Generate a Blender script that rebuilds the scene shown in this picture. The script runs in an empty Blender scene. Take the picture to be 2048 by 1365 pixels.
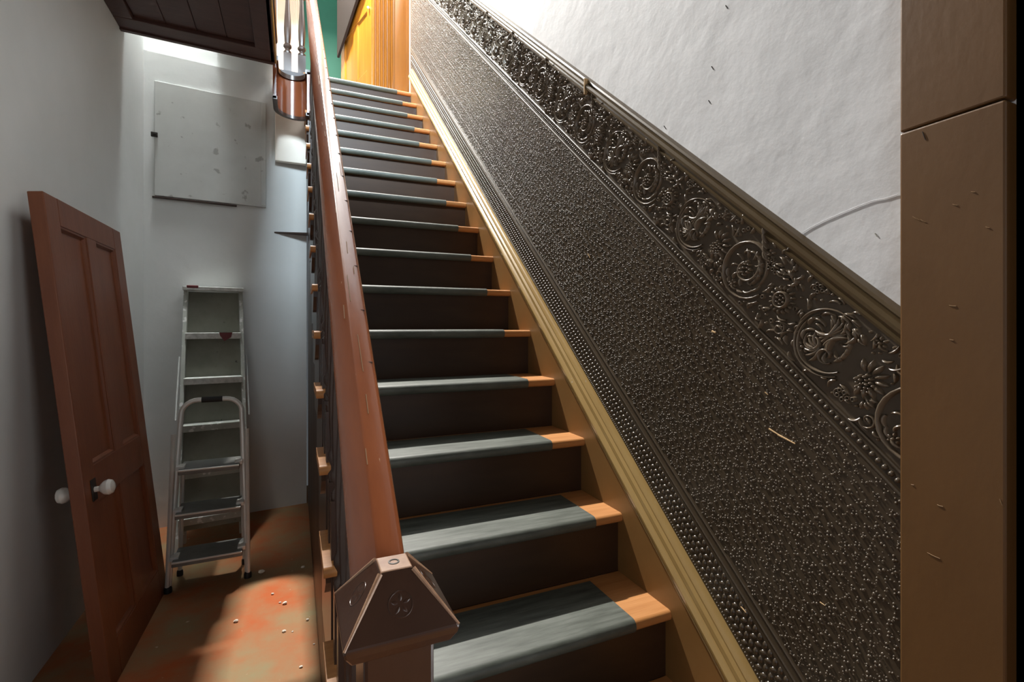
import bpy, math, random
import numpy as np
from mathutils import Vector, Matrix
random.seed(7)
rng = np.random.default_rng(11)
C = bpy.context.scene.collection
PI = math.pi

# ------------------------------------------------------------------ camera, world, lights, exposure
YAW = 0.41445
cam_d = bpy.data.cameras.new('camera'); cam = bpy.data.objects.new('camera', cam_d); C.objects.link(cam)
cam.location = (0, 0, 1.3168); cam.rotation_euler = (PI/2, 0, -YAW)
cam_d.sensor_width = 36; cam_d.lens = 36*986.6/2048; cam_d.shift_y = -30.5/2048
cam_d.clip_start = 0.02; cam_d.clip_end = 100
bpy.context.scene.camera = cam

W = bpy.data.worlds.new('world'); bpy.context.scene.world = W; W.use_nodes = True
W.node_tree.nodes['Background'].inputs[0].default_value = (0.86, 0.93, 1.0, 1)
W.node_tree.nodes['Background'].inputs[1].default_value = 0.07

def area(name, loc, target, sx, sy, power, col):
    d = bpy.data.lights.new(name, 'AREA'); d.shape = 'RECTANGLE'; d.size = sx; d.size_y = sy
    d.energy = power; d.color = col
    o = bpy.data.objects.new(name, d); C.objects.link(o); o.location = loc
    v = Vector(target) - Vector(loc)
    o.rotation_euler = v.to_track_quat('-Z', 'Y').to_euler()
    return o
# bare bulb hung high over the upstairs landing: throws the hard strips on the treads and floor
lamp = area('landing_lamp', (0.06, 4.50, 5.70), (0.25, 1.6, 0.3), 0.12, 0.045, 500, (1.0, .965, .91))
# daylight through the window in the upstairs front wall
win = area('upstairs_window', (-0.25, -0.94, 4.60), (0.0, 3.65, 2.7), 0.9, 1.7, 215, (0.74, 0.89, 1.0)); win.data.spread = math.radians(110)
# unseen overhead panel, added to put a sheen on the handrail
sheen = area('handrail_sheen_fill', (0.15, 3.95, 6.66), (0.15, 3.95, 0), 0.9, 0.9, 9, (0.90, 0.95, 1.0))
# unseen fill panel behind the camera, added to lift the right wall
hall = area('hall_fill', (-0.60, -1.5, 1.25), (0.94, 1.3, 1.7), 1.2, 1.5, 7, (0.96, 0.98, 1.0))
# hidden fill panel above the passage, added to brighten left and end walls
well = area('passage_fill', (-0.68, 3.66, 5.15), (-0.69, 3.67, 0), 0.36, 0.36, 33, (0.93, 0.98, 1.0)); well.data.spread = math.radians(100)
# fill panel added at the right-hand doorway to brighten the left wall
side = area('doorway_fill', (0.93, -0.25, 1.15), (-0.89, 0.75, 1.35), 0.55, 1.7, 5.5, (0.97, 0.99, 1.0)); side.data.spread = math.radians(95)

vs = bpy.context.scene.view_settings
vs.view_transform = 'Standard'; vs.look = 'None'; vs.exposure = 0.35; vs.gamma = 1; vs.use_curve_mapping = False

# ------------------------------------------------------------------ mesh helpers
class MB:
    def __init__(s): s.v = []; s.f = []
    def add(s, vs, fs):
        b = len(s.v); s.v += [tuple(p) for p in vs]; s.f += [tuple(i+b for i in f) for f in fs]; return s
    def box(s, x0, x1, y0, y1, z0, z1, ch=0.0):
        if ch <= 0:
            return s.add([(x, y, z) for x in (x0, x1) for y in (y0, y1) for z in (z0, z1)],
                         [(0,1,3,2),(4,6,7,5),(0,4,5,1),(2,3,7,6),(0,2,6,4),(1,5,7,3)])
        # chamfered box as stacked octagon-like rings along z
        def ring(a, z): return [(x0+a, y0+ch, z), (x0+ch, y0+a, z), (x1-ch, y0+a, z), (x1-a, y0+ch, z),
                                (x1-a, y1-ch, z), (x1-ch, y1-a, z), (x0+ch, y1-a, z), (x0+a, y1-ch, z)]
        return s.rings([ring(ch, z0), ring(0, z0+ch), ring(0, z1-ch), ring(ch, z1)])
    def rings(s, R, closed=True, caps=True):
        n = len(R[0]); vs = [p for r in R for p in r]; fs = []
        for i in range(len(R)-1):
            for j in range(n if closed else n-1):
                k = (j+1) % n
                fs.append((i*n+j, i*n+k, (i+1)*n+k, (i+1)*n+j))
        if caps and closed:
            fs.append(tuple(range(n-1, -1, -1))); m = (len(R)-1)*n; fs.append(tuple(range(m, m+n)))
        return s.add(vs, fs)
    def prism(s, poly, axis, a, b):
        def P(p, t):
            return {'x': (t, p[0], p[1]), 'y': (p[0], t, p[1]), 'z': (p[0], p[1], t)}[axis]
        return s.rings([[P(p, a) for p in poly], [P(p, b) for p in poly]])
    def tube(s, path, r, n=8, caps=True):
        R = []; N = len(path); P = [Vector(p) for p in path]
        up = None
        for i in range(N):
            t = (P[min(i+1, N-1)] - P[max(i-1, 0)]).normalized()
            if up is None:
                up = Vector((0,0,1)) if abs(t.z) < .9 else Vector((1,0,0))
            a = (up - t*up.dot(t)).normalized(); b = t.cross(a); up = a
            rr = r[i] if isinstance(r, (list, tuple)) else r
            R.append([P[i] + (a*math.cos(2*PI*k/n) + b*math.sin(2*PI*k/n))*rr for k in range(n)])
        return s.rings(R, True, caps)
    def lathe(s, prof, c=(0,0,0), n=12):
        return s.rings([[(c[0]+r*math.cos(2*PI*k/n), c[1]+r*math.sin(2*PI*k/n), c[2]+z) for k in range(n)] for r, z in prof])
    def ball(s, c, r, n=8, m=5, sc=(1,1,1)):
        prof = [(r*math.sin(PI*i/m), -r*math.cos(PI*i/m)) for i in range(m+1)]
        prof[0] = (r*.05, prof[0][1]); prof[-1] = (r*.05, prof[-1][1])
        return s.rings([[(c[0]+q*math.cos(2*PI*k/n)*sc[0], c[1]+q*math.sin(2*PI*k/n)*sc[1], c[2]+z*sc[2]) for k in range(n)] for q, z in prof])
    def mesh(s, name):
        me = bpy.data.meshes.new(name); me.from_pydata([tuple(p) for p in s.v], [], s.f); me.update()
        import bmesh
        bm = bmesh.new(); bm.from_mesh(me); bmesh.ops.recalc_face_normals(bm, faces=bm.faces); bm.to_mesh(me); bm.free()
        return me

def smooth(o, ang=35):
    me = o.data
    for p in me.polygons: p.use_smooth = True
    try: me.set_sharp_from_angle(angle=math.radians(ang))
    except Exception: pass
    return o
def obj(name, mb, mat, parent=None, sm=False, bevel=0, loc=None, rot=None):
    me = mb.mesh(name) if isinstance(mb, MB) else mb
    o = bpy.data.objects.new(name, me); C.objects.link(o)
    if mat and not me.materials: me.materials.append(mat)
    if parent: o.parent = parent
    if loc: o.location = loc
    if rot: o.rotation_euler = rot
    if sm: smooth(o)
    if bevel:
        m = o.modifiers.new('bevel', 'BEVEL'); m.width = bevel; m.segments = 2; m.limit_method = 'ANGLE'; m.angle_limit = math.radians(40)
    return o
def tag(o, label=None, cat=None, group=None, kind=None):
    if label: o['label'] = label
    if cat: o['category'] = cat
    if group: o['group'] = group
    if kind: o['kind'] = kind
    return o
def thing(name, label, cat, loc=(0,0,0), rz=0, group=None, kind=None):
    o = bpy.data.objects.new(name, None); C.objects.link(o); o.location = loc; o.rotation_euler = (0,0,rz)
    o.empty_display_size = .1
    return tag(o, label, cat, group, kind)
def struct(name, mb, mat, label, cat, **k):
    return tag(obj(name, mb, mat, **k), label, cat, None, 'structure')
def copy_tree(o, parent=None):
    c = o.copy(); C.objects.link(c)
    if parent: c.parent = parent
    for ch in list(o.children): copy_tree(ch, c)
    return c

# ------------------------------------------------------------------ materials
def mat(name, base, rough=.5, spec=.5, var=None, vscale=6, stretch=(1,1,1), bump=0, bscale=60, spots=None, coat=0, detail=5,
        bumpd=.003, metallic=0, spot_scale=30, spot_t=.7, rvar=0):
    m = bpy.data.materials.new(name); m.use_nodes = True; nt = m.node_tree; N = nt.nodes; L = nt.links
    b = N['Principled BSDF']; b.inputs['Roughness'].default_value = rough
    b.inputs['Specular IOR Level'].default_value = spec; b.inputs['Metallic'].default_value = metallic
    b.inputs['Coat Weight'].default_value = coat; b.inputs['Coat Roughness'].default_value = .15
    tc = N.new('ShaderNodeTexCoord'); mp = N.new('ShaderNodeMapping'); mp.inputs['Scale'].default_value = stretch
    L.new(tc.outputs['Object'], mp.inputs['Vector'])
    col = None
    if var:
        n = N.new('ShaderNodeTexNoise'); n.inputs['Scale'].default_value = vscale; n.inputs['Detail'].default_value = detail
        n.inputs['Roughness'].default_value = .62
        L.new(mp.outputs[0], n.inputs['Vector'])
        r = N.new('ShaderNodeValToRGB'); r.color_ramp.elements[0].position = .32; r.color_ramp.elements[1].position = .68
        r.color_ramp.elements[0].color = (*base, 1); r.color_ramp.elements[1].color = (*var, 1)
        L.new(n.outputs['Fac'], r.inputs['Fac']); col = r.outputs['Color']
        if rvar:
            mr = N.new('ShaderNodeMapRange'); mr.inputs['To Min'].default_value = rough-rvar; mr.inputs['To Max'].default_value = rough+rvar
            L.new(n.outputs['Fac'], mr.inputs['Value']); L.new(mr.outputs[0], b.inputs['Roughness'])
    if spots:
        n2 = N.new('ShaderNodeTexNoise'); n2.inputs['Scale'].default_value = spot_scale; n2.inputs['Detail'].default_value = 3
        L.new(mp.outputs[0], n2.inputs['Vector'])
        r2 = N.new('ShaderNodeValToRGB'); r2.color_ramp.elements[0].position = spot_t; r2.color_ramp.elements[1].position = spot_t+.05
        r2.color_ramp.elements[0].color = (0,0,0,1); r2.color_ramp.elements[1].color = (1,1,1,1)
        L.new(n2.outputs['Fac'], r2.inputs['Fac'])
        mx = N.new('ShaderNodeMix'); mx.data_type = 'RGBA'
        L.new(r2.outputs['Color'], mx.inputs['Factor'])
        if col: L.new(col, mx.inputs['A'])
        else: mx.inputs['A'].default_value = (*base, 1)
        mx.inputs['B'].default_value = (*spots, 1); col = mx.outputs['Result']
    if col: L.new(col, b.inputs['Base Color'])
    else: b.inputs['Base Color'].default_value = (*base, 1)
    if bump:
        n3 = N.new('ShaderNodeTexNoise'); n3.inputs['Scale'].default_value = bscale; n3.inputs['Detail'].default_value = 6
        L.new(mp.outputs[0], n3.inputs['Vector'])
        bp = N.new('ShaderNodeBump'); bp.inputs['Strength'].default_value = bump; bp.inputs['Distance'].default_value = bumpd
        L.new(n3.outputs['Fac'], bp.inputs['Height']); L.new(bp.outputs[0], b.inputs['Normal'])
    return m
M = {}
M['plaster'] = mat('old_white_plaster', (.71,.72,.74), .75, .3, (.77,.78,.80), 2.2, bump=.42, bscale=9, bumpd=.009, detail=9)
M['plaster_far'] = mat('grey_white_wall', (.71,.725,.70), .7, .3, (.78,.79,.77), 1.6, bump=.25, bscale=14, bumpd=.006, detail=8)
M['hatch'] = mat('painted_hatch_board', (.56,.57,.54), .6, .4, (.62,.63,.60), 5, spots=(.38,.375,.35), spot_scale=16, spot_t=.66)
M['cream'] = mat('cream_paint', (.90,.82,.71), .5, .4, (.93,.85,.74), 4)
M['floor'] = mat('worn_red_painted_floor', (.40,.092,.022), .65, .25, (.26,.20,.10), 3.2, bump=.25, bscale=40, spots=(.58,.46,.34), spot_scale=26, spot_t=.72, detail=7)
M['soffit'] = mat('dark_stained_boards', (.055,.022,.017), .5, .4, (.080,.034,.025), 5, (1,6,1), bump=.15, bscale=40)
M['door'] = mat('red_brown_door_varnish', (.16,.046,.017), .42, .5, (.22,.070,.026), 3, (4,4,.6), bump=.15, bscale=30)
M['rail'] = mat('red_mahogany_varnish', (.17,.046,.016), .24, .5, (.24,.070,.024), 5, (3,.6,.6), bump=.08, bscale=60, spots=(.40,.26,.17), spot_scale=60, spot_t=.745, coat=.45)
M['newel'] = mat('dark_varnished_newel', (.026,.010,.005), .30, .45, (.040,.016,.008), 8, bump=.12, bscale=60, spots=(.30,.19,.12), spot_scale=90, spot_t=.74, coat=.2)
M['newel_worn'] = mat('worn_newel_edge', (.34,.20,.12), .4, .5, (.20,.10,.055), 40, detail=4)
M['baluster'] = mat('black_brown_baluster', (.035,.020,.015), .28, .5, (.05,.028,.02), 6)
M['string'] = mat('golden_brown_paint', (.19,.092,.027), .36, .5, (.24,.125,.042), 4, (1,1,1), bump=.1, bscale=30)
M['mould'] = mat('gold_brown_moulding', (.33,.21,.075), .24, .6, (.41,.275,.105), 5, (1,.4,.4), spots=(.42,.36,.26), spot_scale=50, spot_t=.73)
M['tread'] = mat('bare_pitch_pine', (.46,.19,.055), .45, .5, (.58,.27,.095), 5, (.6,14,3), bump=.15, bscale=20)
M['endwood'] = mat('worn_brown_tread_end', (.22,.10,.038), .45, .4, (.30,.145,.06), 8)
M['cover'] = mat('grey_green_linoleum', (.05,.058,.046), .50, .5, (.14,.152,.132), 16, (.35,3,1), bump=.15, bscale=50, detail=8)
M['riser'] = mat('dark_brown_riser_gloss', (.040,.018,.008), .45, .4, (.054,.026,.012), 5, (1,1,4))
M['dado'] = mat('dark_bronze_embossed_paper', (.056,.039,.023), .32, .6, (.074,.053,.033), 3, bump=.18, bscale=140, bumpd=.001, rvar=.02)
M['relief'] = mat('highlit_relief_bronze', (.125,.092,.060), .30, .6, (.16,.122,.084), 5)  # ornament highlights put into a paler colour, along with rubbed wear
M['sprig'] = mat('pale_sprig_bronze', (.082,.060,.038), .36, .6)  # sprigs paler than the dado for highlight and wear; also frieze ground
M['dado_rail'] = mat('dark_dado_rail', (.075,.048,.022), .30, .5, (.115,.082,.042), 5, (1,.5,.5))
M['casing'] = mat('brown_painted_casing', (.112,.053,.016), .42, .45, (.140,.068,.022), 4, (1,1,.5), bump=.15, bscale=60, spots=(.28,.17,.08), spot_scale=34, spot_t=.775)
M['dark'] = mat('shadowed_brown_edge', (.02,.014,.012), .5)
M['pale'] = mat('pale_grey_paint', (.45,.46,.42), .5)
M['drab'] = mat('drab_brown_paint', (.16,.13,.10), .6, .3)
M['ceil'] = mat('dingy_ceiling_paint', (.34,.33,.30), .7, .3)
M['green'] = mat('green_wall_paint', (.010,.082,.048), .6, .3, (.014,.10,.06), 3)
M['orange'] = mat('orange_varnished_pine', (.34,.115,.009), .25, .5, (.42,.155,.016), 3, (5,5,.5), coat=.4)
M['pinkcase'] = mat('pale_pink_casing', (.80,.60,.45), .35)
M['carpet'] = mat('landing_floor_paint', (.07,.075,.09), .5, .5, (.09,.095,.11), 8)
M['ladder'] = mat('paint_spattered_wood', (.36,.37,.32), .65, .3, (.46,.47,.42), 9, spots=(.72,.72,.68), spot_scale=22, spot_t=.58)
M['backing'] = mat('olive_grey_backing', (.23,.235,.19), .7, .3, (.29,.29,.24), 9, spots=(.10,.10,.08), spot_scale=30, spot_t=.70)
M['ladder_top'] = mat('paint_caked_step', (.50,.51,.46), .6, .3, (.80,.80,.76), 30)
M['redpaint'] = mat('dried_red_paint', (.16,.025,.025), .5)
M['alu'] = mat('brushed_aluminium', (.70,.70,.66), .32, .6, (.80,.80,.76), 10, metallic=.12)
M['step'] = mat('grey_step_tread', (.17,.175,.165), .5, .4, (.23,.235,.22), 12)
M['rubber'] = mat('black_rubber', (.012,.012,.012), .6)
M['china'] = mat('white_china', (.75,.73,.68), .15, .6)
M['iron'] = mat('dark_iron', (.03,.025,.02), .5, .5, metallic=.4)
M['crumb'] = mat('plaster_crumb', (.75,.68,.58), .8, .3)
M['scuff'] = mat('pale_scuff', (.26,.165,.085), .6, .3)
M['chip'] = mat('bare_chip', (.62,.42,.22), .7, .3)

# ------------------------------------------------------------------ stair geometry constants
RUN, RISE = .215, .1854
XL, XR = .062, .918                      # tread ends
def ynose(m): return 1.0307 + (m-3)*RUN
def nl(y): return 3*RISE + (y-1.0307)*RISE/RUN
TH = math.atan2(RISE, RUN)
WX = .935                                # face of the embossed dado
ZL = 18*RISE                             # landing level
YTOP = 4.36
XWL = -.89
def yfar(x): return 3.979 + (x-.172)*.12024

# ------------------------------------------------------------------ setting
struct('floor', MB().box(-1.2, 1.4, -2.2, 4.4, -.1, 0), M['floor'], 'worn red painted hall floor beside the stairs', 'floor')
struct('wall_left', MB().box(XWL-.12, XWL, -2.2, 4.3, 0, 3.09), M['plaster_far'], 'scuffed pale grey wall behind the leaning door', 'wall')
mb = MB()
xa, xb = XWL-.12, .079
mb.rings([[(xa, yfar(xa), z), (xb, yfar(xb), z), (xb, yfar(xb)+.1, z), (xa, yfar(xa)+.1, z)] for z in (0, 3.09)])
wf = struct('wall_far', mb, M['plaster_far'], 'pale end wall behind the ladder with a painted hatch', 'wall')
wr = struct('wall_right', MB().box(.945, 1.07, .30, YTOP, 0, 6.7), M['plaster'], 'white lumpy plaster wall above the embossed dado', 'wall')
struct('wall_upper', MB().box(.945, 1.07, -2.2, .30, 3.09, 6.7), M['plaster'], 'white wall of the upper hall over the doorway', 'wall')
# hairline cracks and lumps in the plaster
def wallpt(u, v, X):                      # a point of the right wall from measured bearings
    t = (u-1024)/986.6; c, s = math.cos(YAW), math.sin(YAW); d = X/(t*c+s)
    return (X, d*(c-t*s), 1.3168+(652-v)/986.6*d)
def polyline(pts, r, name, mt, parent):
    o = MB(); o.tube(pts, r, 5); return obj(name, o, mt, parent)
polyline([wallpt(u, v, .944) for u, v in ((1593,474),(1622,455),(1650,441),(1685,426),(1716,413),(1745,402),(1772,397),(1796,389))], .0006, 'crack', M['plaster'], wr)
for u, v in ((1419,204),(1425,136),(1453,14),(1752,470),(1330,255)):
    a, b_ = wallpt(u-2, v-3, .9447), wallpt(u+2, v+3, .9447)
    polyline([a, b_], .0011, 'nick', M['pale'] if v > 400 else M['dark'], wr)

# slab of the upper floor and its stained soffit
GX = -.116; YS = 3.437
struct('ceiling', MB().box(-2.2, 1.4, -2.2, 1.485, 2.97, 3.09), M['ceil'], 'ceiling of the hall above the photographer', 'ceiling')
gal = struct('ceiling', MB().box(-2.2, GX-.02, 1.485, 3.46, 3.0, 3.10), M['soffit'], 'dark stained boarded soffit under the upper gallery', 'ceiling')
s0, s1 = YS+XWL*0-.03, YS+.03
def soff(n, x0, x1, y0, y1, z0, z1): return obj(n, MB().box(x0, x1, y0, y1, z0, z1), M['soffit'], gal, bevel=.004)
mb = MB(); mb.rings([[(XWL, 3.409, z), (GX, 3.465, z), (GX, 3.30, z), (XWL, 3.26, z)] for z in (2.97, 3.0)])
obj('border_board', mb, M['soffit'], gal, bevel=.003)
mb = MB(); mb.rings([[(XWL, 3.40, z), (GX, 3.455, z), (GX, 3.43, z), (XWL, 3.375, z)] for z in (2.962, 2.97)])
obj('edge_bead', mb, M['soffit'], gal)
soff('side_board', GX-.10, GX-.001, 1.485, 3.30, 2.97, 3.0)
soff('side_board', XWL, XWL+.09, 1.485, 3.26, 2.97, 3.0)
for i in range(4):
    x0 = XWL+.092+i*.146
    soff('soffit_board', x0, x0+.1445, 1.485, 3.28, 2.988, 3.0)
# gallery fascia with its mouldings
fas = struct('trim_1', MB().box(GX-.02, GX, 1.485, 3.46, 2.97, 3.13), M['soffit'], 'dark fascia board along the gallery edge', 'trim')
obj('fascia_bead', MB().tube([(GX+.004, 1.485, 3.115), (GX+.004, 3.46, 3.115)], .012, 8), M['baluster'], fas, sm=True)
obj('fascia_bead', MB().tube([(GX+.002, 1.485, 2.985), (GX+.002, 3.46, 2.985)], .009, 8), M['mould'], fas, sm=True)

# curved well end: varnished apron, its lip and lower bead
def arc(r, n=18, y0=3.50, cy=3.65, cx=-.018):
    p = [(cx-r, y0)]
    p += [(cx-r*math.cos(PI*k/n), cy+r*math.sin(PI*k/n)) for k in range(n+1)]
    return p + [(cx+r, y0+.10)]
def apron(r, th, zt0, zt1, zb0, zb1):
    a, b = arc(r), arc(r+th); n = len(a); R = []
    for i, (p, q) in enumerate(zip(a, b)):
        t = i/(n-1); zt = zt0+(zt1-zt0)*t; zb = zb0+(zb1-zb0)*t
        R.append([(p[0], p[1], zb), (p[0], p[1], zt), (q[0], q[1], zt), (q[0], q[1], zb)])
    return MB().rings(R)
ap = struct('trim_2', apron(.092, .02, 3.03, 3.03, 2.775, 2.74), M['rail'], 'curved varnished apron at the end of the stair well', 'trim', sm=True)
obj('lip_moulding', apron(.081, .033, 3.05, 3.045, 3.02, 3.015), M['baluster'], ap, sm=True)
obj('lower_bead', apron(.086, .028, 2.790, 2.755, 2.770, 2.735), M['baluster'], ap, sm=True)
# plaster bulkhead of the landing under the apron
struct('wall_bulkhead', MB().box(-.130, .075, 3.895, 3.94, 2.496, 3.05), M['cream'], 'cream plastered bulkhead under the curved apron', 'wall', bevel=.004)
# small wedge ledge on the end wall
mb = MB(); y0 = yfar(-.13)
mb.rings([[(-.137, yfar(-.137), z), (.10, yfar(.10), z), (.10, yfar(.10)-.09, z)] for z in (1.985, 1.995)])
tag(obj('corner_shelf', mb, M['baluster']), 'small dark wedge-shaped shelf on the pale end wall beside the stairs', 'shelf')

# upstairs shell
struct('floor_upper', MB().box(.07, 1.6, YTOP-.05, 7.0, ZL-.12, ZL), M['carpet'], 'upstairs landing floor beyond the top step', 'floor')
struct('floor_gallery', MB().box(-.112, .072, 3.768, 3.97, 2.93, 3.02).box(-2.2, .07, 3.97, 7.0, 3.09, 3.12).box(-2.2, .07, 4.25, 7.0, 3.12, 3.32), M['carpet'], 'upper gallery floor behind the curved apron', 'floor')
struct('added_screen_gallery_side', MB().box(GX-.022, GX-.004, 3.461, 3.93, 3.09, 5.2), M['soffit'], 'dark screen added beside the well end to stop lamp light', 'wall')  # screen added to stop the lamp leaking into the passage
struct('light_block_slab', MB().box(-.50, GX-.023, 3.446, 3.95, 3.27, 3.33), M['soffit'], 'unseen dark boards added to keep fill light off the far floor', 'ceiling')  # slab added out of view to cut the fill reaching the floor
struct('added_screen_gallery_front', MB().box(XWL-.12, GX-.004, 3.40, 3.445, 3.10, 5.2), M['plaster_far'], 'unseen screen added above the passage to block window light', 'wall')  # added out of view, stops the window streaking the end wall
struct('added_screen_gallery_back', MB().box(XWL-.12, GX-.004, 3.96, 4.02, 3.10, 5.2), M['plaster_far'], 'unseen screen added above the hatch to block stray light', 'wall')  # added out of view, closes the passage opening against stray light
struct('wall_gallery_left', MB().box(XWL-.12, XWL-.004, 3.41, 3.96, 3.09, 5.2), M['plaster_far'], 'left side wall above the passage', 'wall')
struct('wall_under_landing', MB().box(.11, .944, 4.376, 4.42, 0, 3.2), M['plaster_far'], 'wall closing the space under the upper landing', 'wall')
struct('ceiling_upper', MB().box(-2.3, 2.0, -2.2, 7.1, 6.7, 6.8), M['ceil'], 'upstairs ceiling high above the stairs', 'ceiling')
struct('wall_upper_left', MB().box(-2.3, -2.2, -2.2, 7.0, 3.09, 6.7), M['drab'], 'drab brown wall on the far side of the gallery', 'wall')
struct('wall_upper_front', MB().box(-2.2, 1.07, -1.1, -1.0, 3.09, 6.7), M['drab'], 'drab brown upstairs wall around the front window', 'wall')
struct('wall_upper_green', MB().box(-2.2, 2.0, 6.2, 6.3, 3.0, 6.7), M['green'], 'green painted wall upstairs beyond the landing', 'wall')
# pale casing upstairs seen between the gallery balusters
pc = struct('trim_3', MB().box(-.30, .085, 6.165, 6.2, 3.3, 5.6), M['pinkcase'], 'pale pink fluted door casing seen through the gallery balusters', 'trim')
for i in range(7):
    x = -.07+i*.023
    obj('flute', MB().tube([(x, 6.165, 3.3), (x, 6.165, 5.6)], .007, 6), M['pinkcase'], pc, sm=True)

# orange casing at the stair head
oc = struct('trim_4', MB().box(.62, .945, 4.44, 4.475, ZL, 5.5), M['orange'], 'orange varnished fluted casing at the top of the stairs', 'trim')
for x, r in ((.632,.010), (.663,.013), (.697,.013), (.730,.013), (.762,.010), (.786,.012)):
    obj('flute', MB().tube([(x, 4.438, ZL), (x, 4.438, 5.5)], r, 8), M['orange'], oc, sm=True)
obj('plain_board', MB().box(.81, .943, 4.425, 4.44, ZL, 5.5), M['orange'], oc, bevel=.003)
obj('corner_bead', MB().tube([(.938, 4.372, ZL-.03), (.938, 4.372, 5.6)], .011, 8), M['pinkcase'], oc, sm=True)
# orange door standing open beyond it
d1 = thing('door_1', 'orange varnished panelled door standing open upstairs', 'door', (.618, 4.485, ZL+.008), PI/2+.25, kind='structure')
def leaf(parent, w, h, t, mt, stile, rails, mull, bev=.006):
    """panelled leaf in local x (width) and z; rails = [(z0,z1)...]; a mullion down the middle"""
    hand = []
    for x0, x1 in ((0, stile), (w-stile, w)): obj('stile', MB().box(x0, x1, -t, 0, 0, h), mt, parent, bevel=.003)
    for z0, z1 in rails: obj('rail', MB().box(stile, w-stile, -t, 0, z0, z1), mt, parent, bevel=.003)
    for (a, b) in zip(rails[:-1], rails[1:]):
        z0, z1 = a[1], b[0]
        obj('mullion', MB().box(w/2-mull/2, w/2+mull/2, -t, 0, z0, z1), mt, parent, bevel=.003)
        for x0, x1 in ((stile, w/2-mull/2), (w/2+mull/2, w-stile)):
            p = obj('panel', MB().box(x0, x1, -t*.72, -t*.28, z0, z1), mt, parent)
            q = MB(); k = .013; zf = -.001
            def fr(e, y): return [(x0+e, y, z0+e), (x1-e, y, z0+e), (x1-e, y, z1-e), (x0+e, y, z1-e)]
            q.rings([fr(0, -.003), fr(k*.5, -.005), fr(k, -t*.28)], True, False)
            obj('panel_moulding', q, mt, p)
leaf(d1, .78, 1.98, .036, M['orange'], .105, [(0, .27), (.80, .98), (1.86, 1.98)], .10)
obj('door_knob', MB().ball((.045, .012, .80), .012), M['china'], d1, sm=True)
# dark sloping board added for the shadow across the door's upper part
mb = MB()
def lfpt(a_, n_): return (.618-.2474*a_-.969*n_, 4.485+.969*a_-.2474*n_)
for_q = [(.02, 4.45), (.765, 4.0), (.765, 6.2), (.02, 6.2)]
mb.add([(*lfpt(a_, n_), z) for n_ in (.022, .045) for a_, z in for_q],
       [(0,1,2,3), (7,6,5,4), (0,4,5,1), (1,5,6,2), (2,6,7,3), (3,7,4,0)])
struct('door_shade_board', mb, M['dark'], 'dark sloping board standing in for the shadow on the orange door', 'trim')

# right-hand door casing close to the camera: two boards with an open joint
cs = thing('trim_5', 'tall brown painted door casing at the right edge of the picture', 'trim', kind='structure')
ja, jb = wallpt(1800, 266, .915), wallpt(2011, 195, .915)
y0, y1 = .3555, .4885
zj0, zj1 = jb[2], ja[2]
mb = MB()
mb.rings([[(x, y0, 0), (x, y1, 0), (x, y1, zj1-.0012), (x, y0, zj0-.0022)] for x in (.915, .96)])
obj('lower_board', mb, M['casing'], cs, bevel=.003)
mb = MB()
mb.rings([[(x, y0, zj0+.0012), (x, y1, zj1+.0004), (x, y1, 2.96), (x, y0, 2.96)] for x in (.9155, .96)])
obj('upper_board', mb, M['casing'], cs, bevel=.003)
obj('edge_quirk', MB().box(.945, .985, .335, .3556, 0, 2.96), M['dark'], cs)
obj('outer_bead', MB().box(.945, .965, .30, .341, 0, 2.96), M['pale'], cs, bevel=.004)
for u, v, l, a in ((1848,272,9,1.2),(1910,410,5,.2),(1946,384,4,.1),(1832,437,8,.5),(1846,442,6,.5),(1905,612,7,.1),(1975,455,4,.3),(1867,1112,14,.45),(1880,1012,6,.3),(1825,970,3,.2),(2002,1005,7,1.2),(1903,680,4,.2)):
    p, q = wallpt(u-l*math.cos(a), v-l*math.sin(a), .9147), wallpt(u+l*math.cos(a), v+l*math.sin(a), .9147)
    obj('scratch', MB().tube([p, ((p[0]+q[0])/2-.0003, (p[1]+q[1])/2, (p[2]+q[2])/2-.0004), q], .0006, 5), M['scuff'] if v > 300 else M['dark'], cs)

# ------------------------------------------------------------------ staircase
st = thing('staircase', 'steep dark staircase with bare wood tread ends rising between rail and embossed wall', 'staircase')
NT = .028
def tread_mesh():                          # local: x along width, y from nosing, z down from the top
    prof = [(.014*(1-math.cos(a))*1.0, -.014-.014*math.sin(a)*1.0) for a in np.linspace(-PI/2, PI/2, 7)]
    prof = [(.012*(1-math.sin(t)), -.014+.014*math.cos(t)) for t in np.linspace(0, PI, 7)][::-1]
    poly = [(.012+y*1.0-.012+.0, z) for y, z in prof]
    poly = [(max(0, y), z) for y, z in poly] + [(RUN+.02, 0), (RUN+.02, -NT)]
    return poly
def nose_poly(e=0.0, depth=RUN+.022, t=NT):
    pts = []
    for k in range(7):
        a = -PI/2 - PI*k/6                # bottom -> front -> top
        pts.append((.012 + (.012+e)*math.cos(a) - 0, -t/2 + (t/2+e)*math.sin(a)))
    return pts + [(depth, e), (depth, -t-e)]
tm = MB(); tm.prism(nose_poly(), 'x', XL, XR); tread_me = tm.mesh('tread')
tread_me.materials.append(M['tread'])
cv = MB(); P = nose_poly(.0032)
inner = nose_poly(.0); cv.prism([P[0]] + P[1:7] + [(RUN+.001, .0032), (RUN+.001, .0)] + inner[6:0:-1], 'x', .135, .800)
cover_me = cv.mesh('tread_cover'); cover_me.materials.append(M['cover'])
rm = MB().box(.085, XR, .024, .040, 0, RISE-NT); riser_me = rm.mesh('riser'); riser_me.materials.append(M['riser'])
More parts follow.
